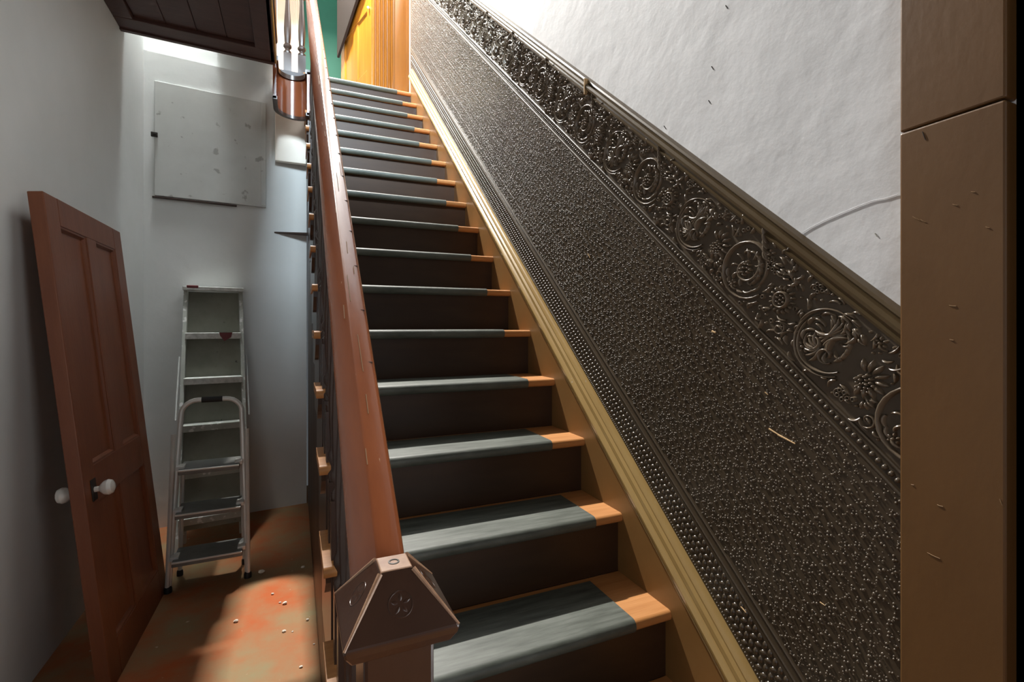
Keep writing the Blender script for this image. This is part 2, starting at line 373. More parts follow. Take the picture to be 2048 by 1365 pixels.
# scrolled bracket planted on the cut string under each tread end
bk = []
for k in range(13):
    t = k/12; bk.append((.03+.175*t, -NT-.022-.055*(math.sin(t*PI)**1.2)*(1-.35*t)-.03*t))
bkm = MB(); bkm.prism([(.028, -NT)] + bk + [(.205, -NT)], 'x', .068, .080); brk_me = bkm.mesh('tread_bracket'); brk_me.materials.append(M['baluster'])
rb = MB(); prof = nose_poly(); rb.tube([(XL+.013, .014, -NT/2), (XL+.013, RUN+.02, -NT/2)], NT/2, 10); ret_me = rb.mesh('return_nosing'); ret_me.materials.append(M['endwood'])
for m in range(1, 19):
    y, z = ynose(m), m*RISE
    if m < 18:
        t = obj('tread', tread_me, None, st, sm=(m == 1), loc=(0, y, z))
    else:
        t = obj('tread', MB().prism(nose_poly(depth=.115), 'x', XL, XR), M['tread'], st, sm=True, loc=(0, y, z))
    jit = (0, .004, -.006, .002, .045, -.02, .01, -.004, .006)[m % 9]
    if m < 18:
        c = obj('tread_cover', cover_me, None, t, sm=(m == 1)); c.scale = (1+jit*.6, 1, 1)
    else:
        c = obj('tread_cover', MB().prism(nose_poly(.0032, .10), 'x', .135, .80), M['cover'], t, sm=True)
    if m == 1: tag(c, 'worn grey-green covering that stops short of the tread end')
    rt = obj('return_nosing', ret_me, None, t, sm=(m == 1))
    if m == 1: rt.hide_render = False
    obj('riser', riser_me, None, st, loc=(0, y, z-RISE))
    if m > 1 and m < 18: obj('tread_bracket', brk_me, None, st, loc=(0, y, z))
# cut string and spandrel on the open side (one saw-toothed board)
poly = []
for m in range(1, 18):
    poly += [(ynose(m)+.026, (m-1)*RISE+ (0 if m == 1 else -NT)), (ynose(m)+.026, m*RISE-NT)]
poly += [(3.95, 17*RISE-NT), (3.95, 0.0)]
sp = MB()
pts = poly; n = len(pts)
# triangulate by vertical slices so the concave outline stays clean
for m in range(1, 18):
    ya = ynose(m)+.026; yb = min(ynose(m+1)+.026, 3.95)
    zt = m*RISE-NT; zb = max(0, (m-1)*RISE-.34)
    if yb > ya: sp.box(.080, .100, ya, yb, zb, zt)
obj('cut_string', sp, M['baluster'], st)
sp = MB()
for i in range(8):
    ya = .62+i*.415; yb = ya+.413
    zt = nl(ya)-.16-RISE; zt2 = nl(yb)-.16-RISE
    if zt2 < .05: continue
    q = MB(); q.rings([[(x, ya, 0), (x, yb, 0), (x, yb, max(zt2,.02)), (x, ya, max(zt,.02))] for x in (.088, .102)])
    obj('spandrel_panel', q, M['riser'], st, bevel=.004)

# wall string with bolection moulding
def strip(prof, y0=.40, y1=YTOP, step=None):
    """closed profile of (x, vertical offset from the nosing line), run along the slope"""
    return MB().rings([[(x, y, nl(y)+o) for x, o in prof] for y in (y0, y1)])
ws = obj('wall_string', strip([(XR, -.30), (XR, .10), (.944, .10), (.944, -.30)], .36, 4.27), M['string'], st)
ML = [(.92, .085), (.912, .088), (.909, .096), (.912, .104), (.905, .108), (.899, .120), (.899, .131), (.905, .142), (.911, .146),
      (.908, .153), (.909, .166), (.917, .173), (.916, .180), (.920, .190), (.928, .197), (.944, .197), (.944, .085)]
obj('string_moulding', strip(ML, .37, 4.275), M['mould'], st, sm=True)

# ------------------------------------------------------------------ embossed dado on the right wall
dd = thing('embossed_dado', 'dark bronze embossed dado paper with scrolled floral frieze climbing the right wall', 'wall covering')
X0 = .944
obj('base_band', strip([(WX+.001, .19), (WX+.001, .325), (X0, .325), (X0, .19)]), M['dado'], dd)
def fillet(o, w, h, name='fillet', mt='dado'):
    return obj(name, strip([(WX+.001, o-w), (WX-h*.7, o-w*.6), (WX-h, o), (WX-h*.7, o+w*.6), (WX+.001, o+w), (X0, o+w), (X0, o-w)]), M[mt], dd, sm=True)
fillet(.331, .0065, .0055); fillet(.360, .0060, .006)
obj('fillet_groove', strip([(WX+.003, .337), (WX+.003, .354), (X0, .354), (X0, .337)]), M['dado'], dd)
obj('field', strip([(WX, .366), (WX, .930), (X0, .930), (X0, .366)]), M['dado'], dd)
fillet(.936, .0055, .004); fillet(.974, .0055, .0045)
obj('bead_groove', strip([(WX+.002, .941), (WX+.002, .969), (X0, .969), (X0, .941)]), M['dado'], dd)
obj('frieze_ground', strip([(WX, .979), (WX, 1.195), (X0, 1.195), (X0, .979)]), M['sprig'], dd)
RL = [(WX, 1.186), (.929, 1.188), (.926, 1.195), (.931, 1.200), (.928, 1.204), (.920, 1.212), (.919, 1.220), (.924, 1.228), (.933, 1.231),
      (.929, 1.236), (.931, 1.243), (.940, 1.247), (.9449, 1.249), (.9449, 1.186)]
obj('dado_rail', strip(RL, .40, YTOP), M['dado_rail'], dd, sm=True)
obj('rail_joint', MB().box(.917, .934, 1.462, 1.466, nl(1.464)+1.19, nl(1.464)+1.245), M['chip'], dd)

SL = 1/math.cos(TH)                       # slope length per unit of y
EY = Vector((0, math.cos(TH), math.sin(TH))); EP = Vector((0, -math.sin(TH), math.cos(TH))); EN = Vector((-1, 0, 0))
def frame_at(y, off): return Matrix(((0, 0, -1, WX), (math.cos(TH), -math.sin(TH), 0, y), (math.sin(TH), math.cos(TH), 0, nl(y)+off), (0,0,0,1)))
cosT = math.cos(TH)

def domes(pts, r, h, n=6, squash=None, tw=None):
    """many little domes on the wall plane: pts (N,2) in slope coords measured from y=0 line (s, p) -> one mesh"""
    pts = np.asarray(pts, float); N = len(pts)
    r = np.broadcast_to(np.asarray(r, float), (N,)); 
    ang = np.arange(n)*2*PI/n
    ring = []
    for rr, hh in ((1.0, 0.0), (.72, .70)):
        ex = np.cos(ang)*rr; ey = np.sin(ang)*rr
        if squash: ex = ex*squash
        if tw is not None: ex, ey = ex*math.cos(tw)-ey*math.sin(tw), ex*math.sin(tw)+ey*math.cos(tw)
        ring.append(np.stack([pts[:, None, 0]+r[:, None]*ex, pts[:, None, 1]+r[:, None]*ey, np.full((N, n), hh*h)], -1))
    top = np.concatenate([pts, np.full((N, 1), h)], 1)[:, None, :]
    V = np.concatenate(ring+[top], 1).reshape(-1, 3)
    k = 2*n+1; base = (np.arange(N)*k)[:, None, None]
    j = np.arange(n); j2 = (j+1) % n
    quads = (np.stack([j, j2, n+j2, n+j], 1)[None] + base).reshape(-1, 4)
    tris = (np.stack([n+j, n+j2, np.full(n, 2*n)], 1)[None] + base).reshape(-1, 3)
    y = V[:, 0]*math.cos(TH) - V[:, 1]*math.sin(TH); z = V[:, 0]*math.sin(TH) + V[:, 1]*math.cos(TH)
    out = np.stack([WX - V[:, 2] + .0002, y, z + nl(0)], 1)
    me = bpy.data.meshes.new('relief')
    me.vertices.add(len(out)); me.vertices.foreach_set('co', out.ravel())
    nq, ntv = len(quads), len(tris)
    me.loops.add(nq*4+ntv*3); me.loops.foreach_set('vertex_index', np.concatenate([quads.ravel(), tris.ravel()]).astype(np.int32))
    me.polygons.add(nq+ntv)
    me.polygons.foreach_set('loop_start', np.concatenate([np.arange(nq)*4, nq*4+np.arange(ntv)*3]).astype(np.int32))
    me.polygons.foreach_set('use_smooth', np.ones(nq+ntv, bool))
    me.update(); me.validate(); me.materials.append(M['sprig'])
    return me
def sp_ok(s, p, lo=.44, hi=4.32):
    y = s*math.cos(TH) - p*math.sin(TH); return (y > lo) & (y < hi)
def off2p(o): return o*math.cos(TH)
def stuff(name, me, label=None):
    o = bpy.data.objects.new(name, me); C.objects.link(o); o.parent = dd; o['kind'] = 'stuff'
    return o
# field: little three-petal sprigs set on a close lattice, with fine rows between
s = np.arange(.3, 7.0, .0205); rows = np.arange(off2p(.376), off2p(.928), .0185)
S, Pp = np.meshgrid(s, rows); S = S + (np.arange(len(rows)) % 2)[:, None]*.01025
S = S.ravel() + rng.normal(0, .0024, S.size); Pp = Pp.ravel() + rng.normal(0, .0024, Pp.size)
ok = sp_ok(S, Pp); S, Pp = S[ok], Pp[ok]
tri = []
for k in range(3):
    a = 2*PI*k/3 + .5 + rng.uniform(-.6, .6, S.size)
    tri.append(np.stack([S+.0042*np.cos(a), Pp+.0042*np.sin(a)], 1))
tri = np.concatenate(tri); keep = rng.random(len(tri)) > .12
stuff('sprig_relief', domes(tri[keep], rng.uniform(.0020, .0031, keep.sum()), .0032, 6))
gr = rng.uniform(0, 1, (26000, 2)); gs = .3+gr[:, 0]*6.6; gp = off2p(.370)+gr[:, 1]*(off2p(.928)-off2p(.370))
ok = sp_ok(gs, gp); stuff('pebble_relief', domes(np.stack([gs[ok], gp[ok]], 1), rng.uniform(.0012, .0024, ok.sum()), .0014, 5))
for i, o_ in enumerate(np.arange(.43, .93, .0815)):
    obj('field_rib', strip([(WX+.001, o_-.0012), (WX-.0005, o_), (WX+.001, o_+.0012)]), M['dado'], dd)
# string of beads
s = np.arange(.3, 7.0, .0135); P1 = np.full_like(s, off2p(.955)); ok = sp_ok(s, P1)
stuff('bead_row', domes(np.stack([s[ok], P1[ok]], 1), .0052, .0062, 8))
# woven guilloche band: short slanted loops
s = np.arange(.3, 7.0, .0165)
pts = []; 
for k, o_ in enumerate((.228, .252, .276, .300)):
    ss = s + (.008 if k % 2 else 0); pp = np.full_like(ss, off2p(o_)); ok = sp_ok(ss, pp); pts.append((k, np.stack([ss[ok], pp[ok]], 1)))
for k, q in pts:
    w_ = domes(q, .0054, .0042, 8, 1.5, .7 if k % 2 else -.7); w_.materials[0] = M['dado']; stuff('woven_band', w_)
s = np.arange(.3, 7.0, .0072); pp = np.full_like(s, off2p(.208)); ok = sp_ok(s, pp)
stuff('pearl_row', domes(np.stack([s[ok], pp[ok]], 1), .0024, .003, 6))

# frieze ornaments (local x = up the slope, y = square to it, z = proud of the wall)
class Relief(MB):
    def stroke(s, pts, w, h, n=4):
        """half-round tapering stroke along 2-D points"""
        N = len(pts); R = []
        for i in range(N):
            a = np.array(pts[min(i+1, N-1)]) - np.array(pts[max(i-1, 0)]); a = a/ (np.linalg.norm(a)+1e-9); nrm = np.array([-a[1], a[0]])
            t = i/(N-1); ww = w*(.35+.65*math.sin(PI*min(1, .12+t*.88))) ; hh = h*(.4+.6*math.sin(PI*min(1, .12+t*.88)))
            R.append([(pts[i][0]+nrm[0]*ww*c, pts[i][1]+nrm[1]*ww*c, hh*math.sqrt(max(0, 1-c*c))-.0003) for c in np.linspace(-1, 1, n+1)])
        return s.rings(R, False, False)
    def spiral(s, c, r0, r1, a0, turns, w, h, n=28):
        return s.stroke([(c[0]+(r0+(r1-r0)*t)*math.cos(a0+2*PI*turns*t), c[1]+(r0+(r1-r0)*t)*math.sin(a0+2*PI*turns*t)) for t in np.linspace(0, 1, n)], w, h)
    def petal(s, c, a, l, w, h, r0=0):
        R = []; m = 5
        for i in range(m+1):
            t = i/m; ww = w*math.sin(PI*(.12+.86*t)); x = r0+l*t; hh = h*math.sin(PI*(.15+.75*t))
            R.append([(c[0]+x*math.cos(a)-ww*k*math.sin(a), c[1]+x*math.sin(a)+ww*k*math.cos(a), hh*(1-abs(k)**2)-.0003) for k in (-1, -.5, 0, .5, 1)])
        return s.rings(R, False, False)
    def dot(s, c, r, h, n=7):
        R = [[(c[0]+r*q*math.cos(2*PI*k/n), c[1]+r*q*math.sin(2*PI*k/n), h*math.sqrt(max(0, 1-q*q))-.0002) for k in range(n)] for q in (1, .75, .3)]
        s.rings(R, True, False); b = len(s.v)-n; s.f.append(tuple(range(b, b+n))); return s
    def ring(s, c, r, w, h, n=18):
        R = []
        for k in range(n+1):
            a = 2*PI*k/n
            R.append([(c[0]+(r+w*q)*math.cos(a), c[1]+(r+w*q)*math.sin(a), h*math.sqrt(1-q*q)-.0002) for q in (-1, -.5, 0, .5, 1)])
        return s.rings(R, False, False)
    def leaf(s, c, a, l, w, h, curl=.6):
        """curved lobe"""
        pts = []
        for t in np.linspace(0, 1, 8):
            aa = a + curl*t
            pts.append((c[0]+l*t*math.cos(aa), c[1]+l*t*math.sin(aa)))
        return s.stroke(pts, w, h)
H = .0115
def scroll_a():
    m = Relief(); m.spiral((0,0), .070, .050, PI*1.05, 1.05, .0042, H); m.spiral((0,0), .062, .046, PI*.1, .55, .0026, H*.7)
    m.spiral((0,0), .040, .014, PI*.35, .95, .0042, H)
    for k in range(7):
        a = .5+k*.42; m.leaf((.034*math.cos(a), .034*math.sin(a)), a+.9, .026, .0040, H*.9, 1.0)
    for k in range(6):
        a = 3.6+k*.38; m.leaf((.052*math.cos(a), .052*math.sin(a)), a-.9, .024, .0036, H*.8, -.9)
    for k in range(5): m.leaf((-.03+.012*k, .052+.006*k), -.5+.15*k, .034, .0044, H, .7)
    return m
def grapes():
    m = Relief()
    for k in range(12):
        r = .0045+.0032*math.sqrt(k)*1.1; a = k*2.4; m.dot((r*math.cos(a)*.9, r*math.sin(a)), .0042, H*1.1)
    return m
def scroll_b():
    m = Relief()
    for j, rr in enumerate((.068, .061)): m.spiral((0,-.004), rr, rr*.9, PI*1.08-j*.1, .52, .0032, H)
    m.spiral((0,-.004), .066, .060, -.5, .25, .003, H)
    for k in range(7):
        a = .55+k*.36; m.leaf((.008*k-.02, -.012), a, .056-.003*abs(k-3), .0052, H*1.1, .55 if k < 3 else -.5)
    for k in range(6):
        a = -2.7+k*.45; m.leaf((-.004, -.022), a, .036, .0042, H, .8)
    for k in range(10):
        a = -1.05+k*.33; m.leaf((.050*math.cos(a), .050*math.sin(a)), a+(2.0 if k % 2 else 1.1), .026, .0040, H*.95, .8)
    for k in range(6):
        a = 1.9+k*.30; m.leaf((.040*math.cos(a), .040*math.sin(a)), a-1.3, .022, .0036, H*.85, -.8)
    m.spiral((.012,-.026), .020, .006, 0, -1.1, .0034, H)
    m.spiral((-.022,-.018), .017, .005, PI, 1.1, .0034, H)
    return m
def daisy():
    m = Relief(); m.ring((0,0), .0155, .0038, H*1.2)
    for k in range(16): m.petal((0,0), 2*PI*k/16, .0125, .0036, H, .0185)
    for k in range(7):
        a = k*2*PI/6; r = .0085 if k < 6 else 0; m.dot((r*math.cos(a), r*math.sin(a)), .0042, H*1.2)
    return m
def bloom():
    m = Relief()
    for k in range(9): m.petal((0,0), .2+PI*1.25*k/8, .024, .0056, H*1.1, .014)
    for k in range(19):
        r = .0040*math.sqrt(k)*1.0; a = k*2.4; m.dot((r*math.cos(a)-.006, r*math.sin(a)-.004), .0036, H*1.15)
    for k in range(4): m.petal((-.030, -.014), 2.2+k*.55, .017, .0044, H, .006)
    return m
def leaf_spray():
    m = Relief(); m.stroke([(-.04, -.012), (-.015, .0), (.012, .004), (.04, -.004)], .0026, H*.7)
    for k in range(4):
        x = -.03+k*.02; m.leaf((x, -.004+.006*(k % 2)), 1.0-.3*k, .024, .0046, H, -.5); m.leaf((x+.004, -.006), -1.2+.25*k, .020, .0042, H, .5)
    return m
def floret():
    m = Relief()
    for k in range(6): m.petal((0,0), 2*PI*k/6, .0085, .0032, H*.8, .0035)
    m.dot((0,0), .0034, H); return m
def berries():
    m = Relief()
    for x, y in ((0,0), (.011,.004), (.021,.001), (.006,-.010), (.018,-.010), (-.009,.006)): m.ring((x, y), .0040, .0018, H*.8, 10)
    return m
def tendril():
    m = Relief(); m.spiral((0,0), .018, .004, 0, 1.3, .0026, H*.8, 20); m.leaf((.018, 0), 1.9, .03, .003, H*.8, .4); m.petal((-.012, .016), 2.2, .016, .004, H); return m
def ground(lo=0):
    m = Relief(); r_ = random.Random(5)
    cs_ = [(0,0,.070), (.098*SL,0,.036), (.186*SL,0,.073), (.268*SL,-.004,.040), (.3365*SL,0,.070)]
    n_ = 0; spots_ = []
    while n_ < 150:
        x, y = r_.uniform(0, .3365*SL), r_.uniform(-.072, .076); n_ += .25
        if x < lo or any(math.hypot(x-a, y-b) < c for a, b, c in cs_): continue
        if any(math.hypot(x-a, y-b) < .0105 for a, b in spots_): continue
        spots_.append((x, y)); k = r_.random()
        near = min(cs_, key=lambda q: math.hypot(x-q[0], y-q[1])-q[2]); ang = math.atan2(y-near[1], x-near[0])
        if k < .60: m.leaf((x, y), ang+r_.choice((1.2, -1.2, 1.7))+r_.uniform(-.3, .3), r_.uniform(.014, .024), .0032, H*.85, r_.choice((.8, -.8)))
        elif k < .85: m.dot((x, y), r_.uniform(.0026, .0038), H*.7)
        else: m.ring((x, y), .0038, .0016, H*.7, 10)
    # extra lobes inside the open rings of both scrolls
    for cx_, n2 in (((.186*SL, 9), (0.0, 8)) if not lo else ((.186*SL, 9),)):
        for k in range(n2):
            a = 2*PI*k/n2+.2; m.leaf((cx_+.043*math.cos(a), .043*math.sin(a)), a+2.2, .022, .0034, H*.9, .9)
    return m
PROT = {}
for nm, fn in (('acanthus_scroll', scroll_a), ('grape_cluster', grapes), ('leaf_scroll', scroll_b), ('daisy', daisy), ('full_bloom', bloom),
               ('leaf_spray', leaf_spray), ('floret', floret), ('foliage_ground', ground), ('berry_cluster', berries), ('tendril', tendril)):
    me = fn().mesh(nm); me.materials.append(M['relief'])
    for p in me.polygons: p.use_smooth = True
    PROT[nm] = me
def place(nm, y, off, rot=0, sc=1.0, flip=False):
    if not (.46 < y < 4.33): return
    o = bpy.data.objects.new(nm, PROT[nm]); C.objects.link(o); o.parent = dd
    if nm == 'foliage_ground': o['kind'] = 'stuff'
    S_ = Matrix.Diagonal((-sc if flip else sc, sc, 1, 1))
    o.matrix_world = frame_at(y, off) @ Matrix.Rotation(rot, 4, 'Z') @ S_
PER = .3365
me = ground(.125*SL).mesh('foliage_ground'); me.materials.append(M['relief']); o = tag(obj('foliage_ground', me, None, dd, sm=True), kind='stuff'); o.matrix_world = frame_at(.618-PER, 1.087)
for i in range(-1, 12):
    yb = .618+i*PER
    place('leaf_scroll', yb, 1.088, .35)
    place('foliage_ground', yb, 1.087)
    place('daisy', yb+.098, 1.086, 0, 1.02)
    place('acanthus_scroll', yb+.186, 1.086, .2)
    place('grape_cluster', yb+.188, 1.083)
    place('full_bloom', yb+.268, 1.080, .5, 1.0)
    place('leaf_spray', yb+.080, 1.150, .1, .85); place('leaf_spray', yb+.290, 1.160, .3, .8, True)
    place('floret', yb+.052, 1.030, .3, 1.3); place('floret', yb+.126, 1.160, .1, 1.1); place('floret', yb+.225, 1.020, 0, 1.0); place('floret', yb+.245, 1.165, 0, 1.05)
    place('berry_cluster', yb+.118, 1.135, .8, .9); place('berry_cluster', yb+.010, 1.175, .2, .8); place('berry_cluster', yb+.30, 1.015, 0, .9)
    place('tendril', yb+.105, 1.020, .4, .9); place('tendril', yb+.265, 1.010, 2.6, .9, True); place('tendril', yb-.02, 1.010, 1, .8)
# rubbed and chipped spots
for u0, v0, u1, v1, r in ((1538,858,1560,872,.0020), (1556,870,1590,888,.0022), (1424,663,1431,666,.0030), (1176,508,1180,516,.0022), (1530,785,1536,790,.0014), (1482,1214,1492,1226,.0020), (1640,1205,1650,1212,.0012)):
    p, q = wallpt(u0, v0, WX-.0025), wallpt(u1, v1, WX-.0025)
    obj('paint_chip', MB().tube([p, q], [r, r*.6], 6), M['chip'], dd)

# ------------------------------------------------------------------ newel, handrail, balusters
NX, NY = .100, .552
nw = thing('newel_post', 'square dark newel post with a worn pyramid cap at the foot of the handrail', 'post', (NX, NY, 0))
obj('shaft', MB().box(-.0365, .0365, -.0365, .0365, 0, 1.0), M['newel'], nw, bevel=.004)
obj('base_block', MB().box(-.05, .05, -.05, .05, 0, .30), M['newel'], nw, bevel=.005)
def sq(a, z): return [(-a, -a, z), (a, -a, z), (a, a, z), (-a, a, z)]
cap = obj('cap', MB().rings([sq(.050, .985), sq(.0565, .996), sq(.0585, 1.004), sq(.0180, 1.0535), sq(.0165, 1.0545)]), M['newel'], nw, bevel=.0022)
# worn arrises
for sx, sy in ((-1,-1), (1,-1), (1,1), (-1,1)):
    obj('worn_edge', MB().tube([(sx*.0572, sy*.0572, 1.0045), (sx*.0175, sy*.0175, 1.0530)], [.0014, .0030], 8), M['newel_worn'], cap, sm=True)
obj('worn_top', MB().rings([sq(.0172, 1.0535), sq(.0165, 1.0552), sq(.0155, 1.0556)]), M['newel_worn'], cap)
obj('plug_hole', MB().lathe([(.0062, 1.0550), (.0062, 1.0562), (.0045, 1.0563), (.0040, 1.0552)], n=14), M['iron'], cap, sm=True)
sl = math.atan2(.0495, .0405)
for k in range(4):                          # incised rosettes on the four faces
    r = Relief(); r.ring((0, 0), .0125, .0007, .0005, 20)
    for j in range(5): r.petal((0, 0), .3+2*PI*j/5, .0075, .0022, .0006, .003)
    me = r.mesh('rosette'); o = obj('rosette', me, M['newel'], cap, sm=True)
    o.matrix_local = Matrix.Rotation(k*PI/2, 4, 'Z') @ Matrix.Translation((0, -.0385, 1.0288)) @ Matrix.Rotation(sl, 4, 'X')

bl = thing('stair_balustrade', 'long red-brown worn handrail on dark balusters climbing the stairs', 'balustrade')
HX = .092
def hz(y): return .529+.862*y
def sweep(path, prof):
    P = [Vector(p) for p in path]; N = len(P); R = []
    for i in range(N):
        t = (P[min(i+1, N-1)] - P[max(i-1, 0)]); h = Vector((t.x, t.y, 0)).normalized(); sd = Vector((h.y, -h.x, 0)); t.normalize()
        up = sd.cross(t).normalized()
        R.append([P[i]+sd*x+up*z for x, z in prof])
    return MB().rings(R)
HP = [(-.018, -.050), (.018, -.050), (.022, -.042), (.031, -.034), (.0325, -.024), (.0315, -.014), (.0285, -.0085), (.024, -.0062), (.012, -.0030), (.000, -.0006), (-.0025, -.0004),
      (-.0045, -.0012), (-.014, -.0065), (-.024, -.0125), (-.030, -.019), (-.0325, -.028), (-.029, -.036), (-.022, -.042)]
path = [(HX, .578, hz(.578)-.004), (HX, .62, hz(.62))] + [(HX, y, hz(y)) for y in np.linspace(.7, 3.45, 18)]
z1 = hz(3.45); cx = (HX+GX-.036)/2; rr = HX-cx
for k in range(1, 13):
    a = PI*k/12; path.append((cx+rr*math.cos(a), 3.45+rr*math.sin(a), z1+.045*k))
zg = path[-1][2]
path += [(GX-.036, y, zg+.005) for y in (3.42,)]
hr_ = obj('handrail', sweep(path, HP), M['rail'], bl, sm=True)
rr_ = random.Random(3)
for k in range(26):
    y = .66+2.0*rr_.random()**1.3; l = rr_.uniform(.004, .03) if k % 3 else rr_.uniform(.03, .09); x = rr_.choice((-.001, -.002, .001, -.012, .010, .020))+rr_.uniform(-.003, .003)
    dz = -.0005 if -.004 < x < .002 else (-.0015+(x+.0045)*.55 if x < 0 else -.0006-x*.22)
    obj('scuff', MB().tube([(HX+x, y, hz(y)+dz+.0004), (HX+x+rr_.uniform(-.001, .001), y+l, hz(y+l)+dz+.0004)], .0006, 5), M['scuff'], hr_)
def baluster_mb(h, a=.019):
    m = MB(); b = .17*h; t = h-.13*h
    m.box(-a, a, -a, a, 0, b); m.box(-a, a, -a, a, t, h+.035)
    L = t-b
    prof = [(.95,0), (1.0,.01), (1.0,.03), (.62,.045), (.62,.06), (1.05,.085), (1.05,.11), (.70,.13), (.85,.22), (.92,.32), (.80,.44), (.62,.56), (.52,.66), (.50,.72),
            (.85,.735), (.85,.76), (.50,.775), (.55,.84), (.80,.90), (1.0,.94), (1.0,.97), (.7,1.0)]
    m.lathe([(a*r, b+L*z) for r, z in prof], n=10)
    return m
bme = None
hh = .862*.05 + .529 - .05
for m in range(2, 18):
    for dy in (.055, .160):
        y = ynose(m)+dy
        if y > 3.40: continue
        h = hz(y)-.058-m*RISE
        if bme is None or True:
            key = round(dy, 3)
            if key not in PROT:
                me = baluster_mb(h).mesh('baluster'); me.materials.append(M['baluster']); PROT[key] = me; new = True
            else: new = False
        o = obj('baluster', PROT[key], None, bl, loc=(HX+.008, y, m*RISE))
        if new: smooth(o)
# upper gallery balusters (two stand over the curved apron)
gb = thing('gallery_balustrade', 'row of dark turned balusters standing above the curved apron', 'balustrade')
gm = baluster_mb(.90, .029).mesh('baluster'); gm.materials.append(M['baluster'])
first = True
for x, y in ((-.054, 4.30), (.050, 4.30), (-.152, 3.40), (-.152, 3.20), (-.152, 3.06), (-.152, 2.92), (-.152, 2.78), (-.152, 2.64)):
    o = obj('baluster', gm, None, gb, loc=(x, y, 3.32 if y > 3.55 else 3.10))
    if first: smooth(o); first = False

obj('top_rail', MB().box(-.60, .07, 4.26, 4.34, 4.22, 4.28), M['rail'], gb, bevel=.01)
obj('top_rail', MB().box(-.19, -.115, 2.60, 3.45, 4.0, 4.05), M['rail'], gb, bevel=.01)
# ------------------------------------------------------------------ hatch on the end wall
hp = (-.838, 3.858); ha = math.atan2(.078, .648)
ht = thing('wall_hatch', 'square painted hatch high on the pale end wall', 'hatch', (-.838, 3.858-.001, 2.150), ha)
w, h = .653, .752
obj('panel', MB().box(.006, w, -.016, .0, .010, h), M['hatch'], ht, bevel=.003)
obj('shadow_strip', MB().box(-.006, w*.72, -.020, .0, -.006, .004), M['baluster'], ht, bevel=.002)  # dark strip standing for the shadow under the hatch's lower edge
obj('stile', MB().box(w-.034, w-.002, -.020, -.015, .02, h-.012), M['hatch'], ht, bevel=.002)
la = obj('latch', MB().box(-.012, .024, -.030, -.014, .385, .415), M['iron'], ht, bevel=.003)
obj('latch_pin', MB().tube([(.006, -.045, .40), (.006, -.028, .40)], .008, 8), M['iron'], la, sm=True)

# ------------------------------------------------------------------ leaning door
DX, DY, DYAW, DLEAN, DROLL, DW, DH = -.5999, 2.1952, .0157, .1114, -.0102, .7728, 1.7915
ld = thing('leaning_door', 'loose red-brown four-panel door leaning on the left wall', 'door', (DX, DY, 0))
e = Vector((math.sin(DYAW), math.cos(DYAW), 0)); nrm = Vector((math.cos(DYAW), -math.sin(DYAW), 0))
up = Vector((0,0,1))*math.cos(DLEAN) - nrm*math.sin(DLEAN)
e2 = e*math.cos(DROLL)+up*math.sin(DROLL); up2 = up*math.cos(DROLL)-e*math.sin(DROLL); n2 = e2.cross(up2)   # n2 faces the stairs
mtx = Matrix((( e2.x, -n2.x, up2.x, DX), (e2.y, -n2.y, up2.y, DY), (e2.z, -n2.z, up2.z, .004), (0,0,0,1)))
ld.matrix_world = mtx @ Matrix.Translation((0, .0, 0))
DT = .044
lf = bpy.data.objects.new('tmp', None)
def leaf2(parent, w, h, t, mt, stile, rails, mull):
    for x0, x1 in ((0, stile), (w-stile, w)): obj('stile', MB().box(x0, x1, 0, t, 0, h), mt, parent, bevel=.003)
    for z0, z1 in rails: obj('rail', MB().box(stile, w-stile, 0, t, z0, z1), mt, parent, bevel=.002)
    for (a, b) in zip(rails[:-1], rails[1:]):
        z0, z1 = a[1], b[0]
        obj('mullion', MB().box(w/2-mull/2, w/2+mull/2, 0, t, z0, z1), mt, parent, bevel=.002)
        for x0, x1 in ((stile, w/2-mull/2), (w/2+mull/2, w-stile)):
            p = obj('panel', MB().box(x0, x1, t*.36, t*.62, z0, z1), mt, parent)
            q = MB()
            def fr(e_, y): return [(x0+e_, y, z0+e_), (x1-e_, y, z0+e_), (x1-e_, y, z1-e_), (x0+e_, y, z1-e_)]
            q.rings([fr(0, .003), fr(.007, .004), fr(.012, .012), fr(.016, t*.36)], True, False)
            obj('panel_moulding', q, mt, p)
leaf2(ld, DW, DH, DT, M['door'], .105, [(0, .14), (.665, .80), (1.69, DH)], .098)
kx, kz = .075, .715
for side, yk in ((-1, 0), (1, DT)):
    k = MB(); 
    for i in range(1): pass
    rp = [(.010, 0), (.010, .018), (.017, .024), (.026, .034), (.029, .046), (.024, .058), (.012, .064), (.002, .065)]
    n = 14
    k.rings([[(kx+r*math.cos(2*PI*j/n), yk+side*d, kz+r*math.sin(2*PI*j/n)) for j in range(n)] for r, d in (rp)])
    ko = obj('door_knob', k, M['china'], ld, sm=True)
    tag(ko, 'white china knob')
obj('rose_plate', MB().box(kx-.022, kx+.022, -.004, .0, kz-.04, kz+.04), M['iron'], ld, bevel=.002)

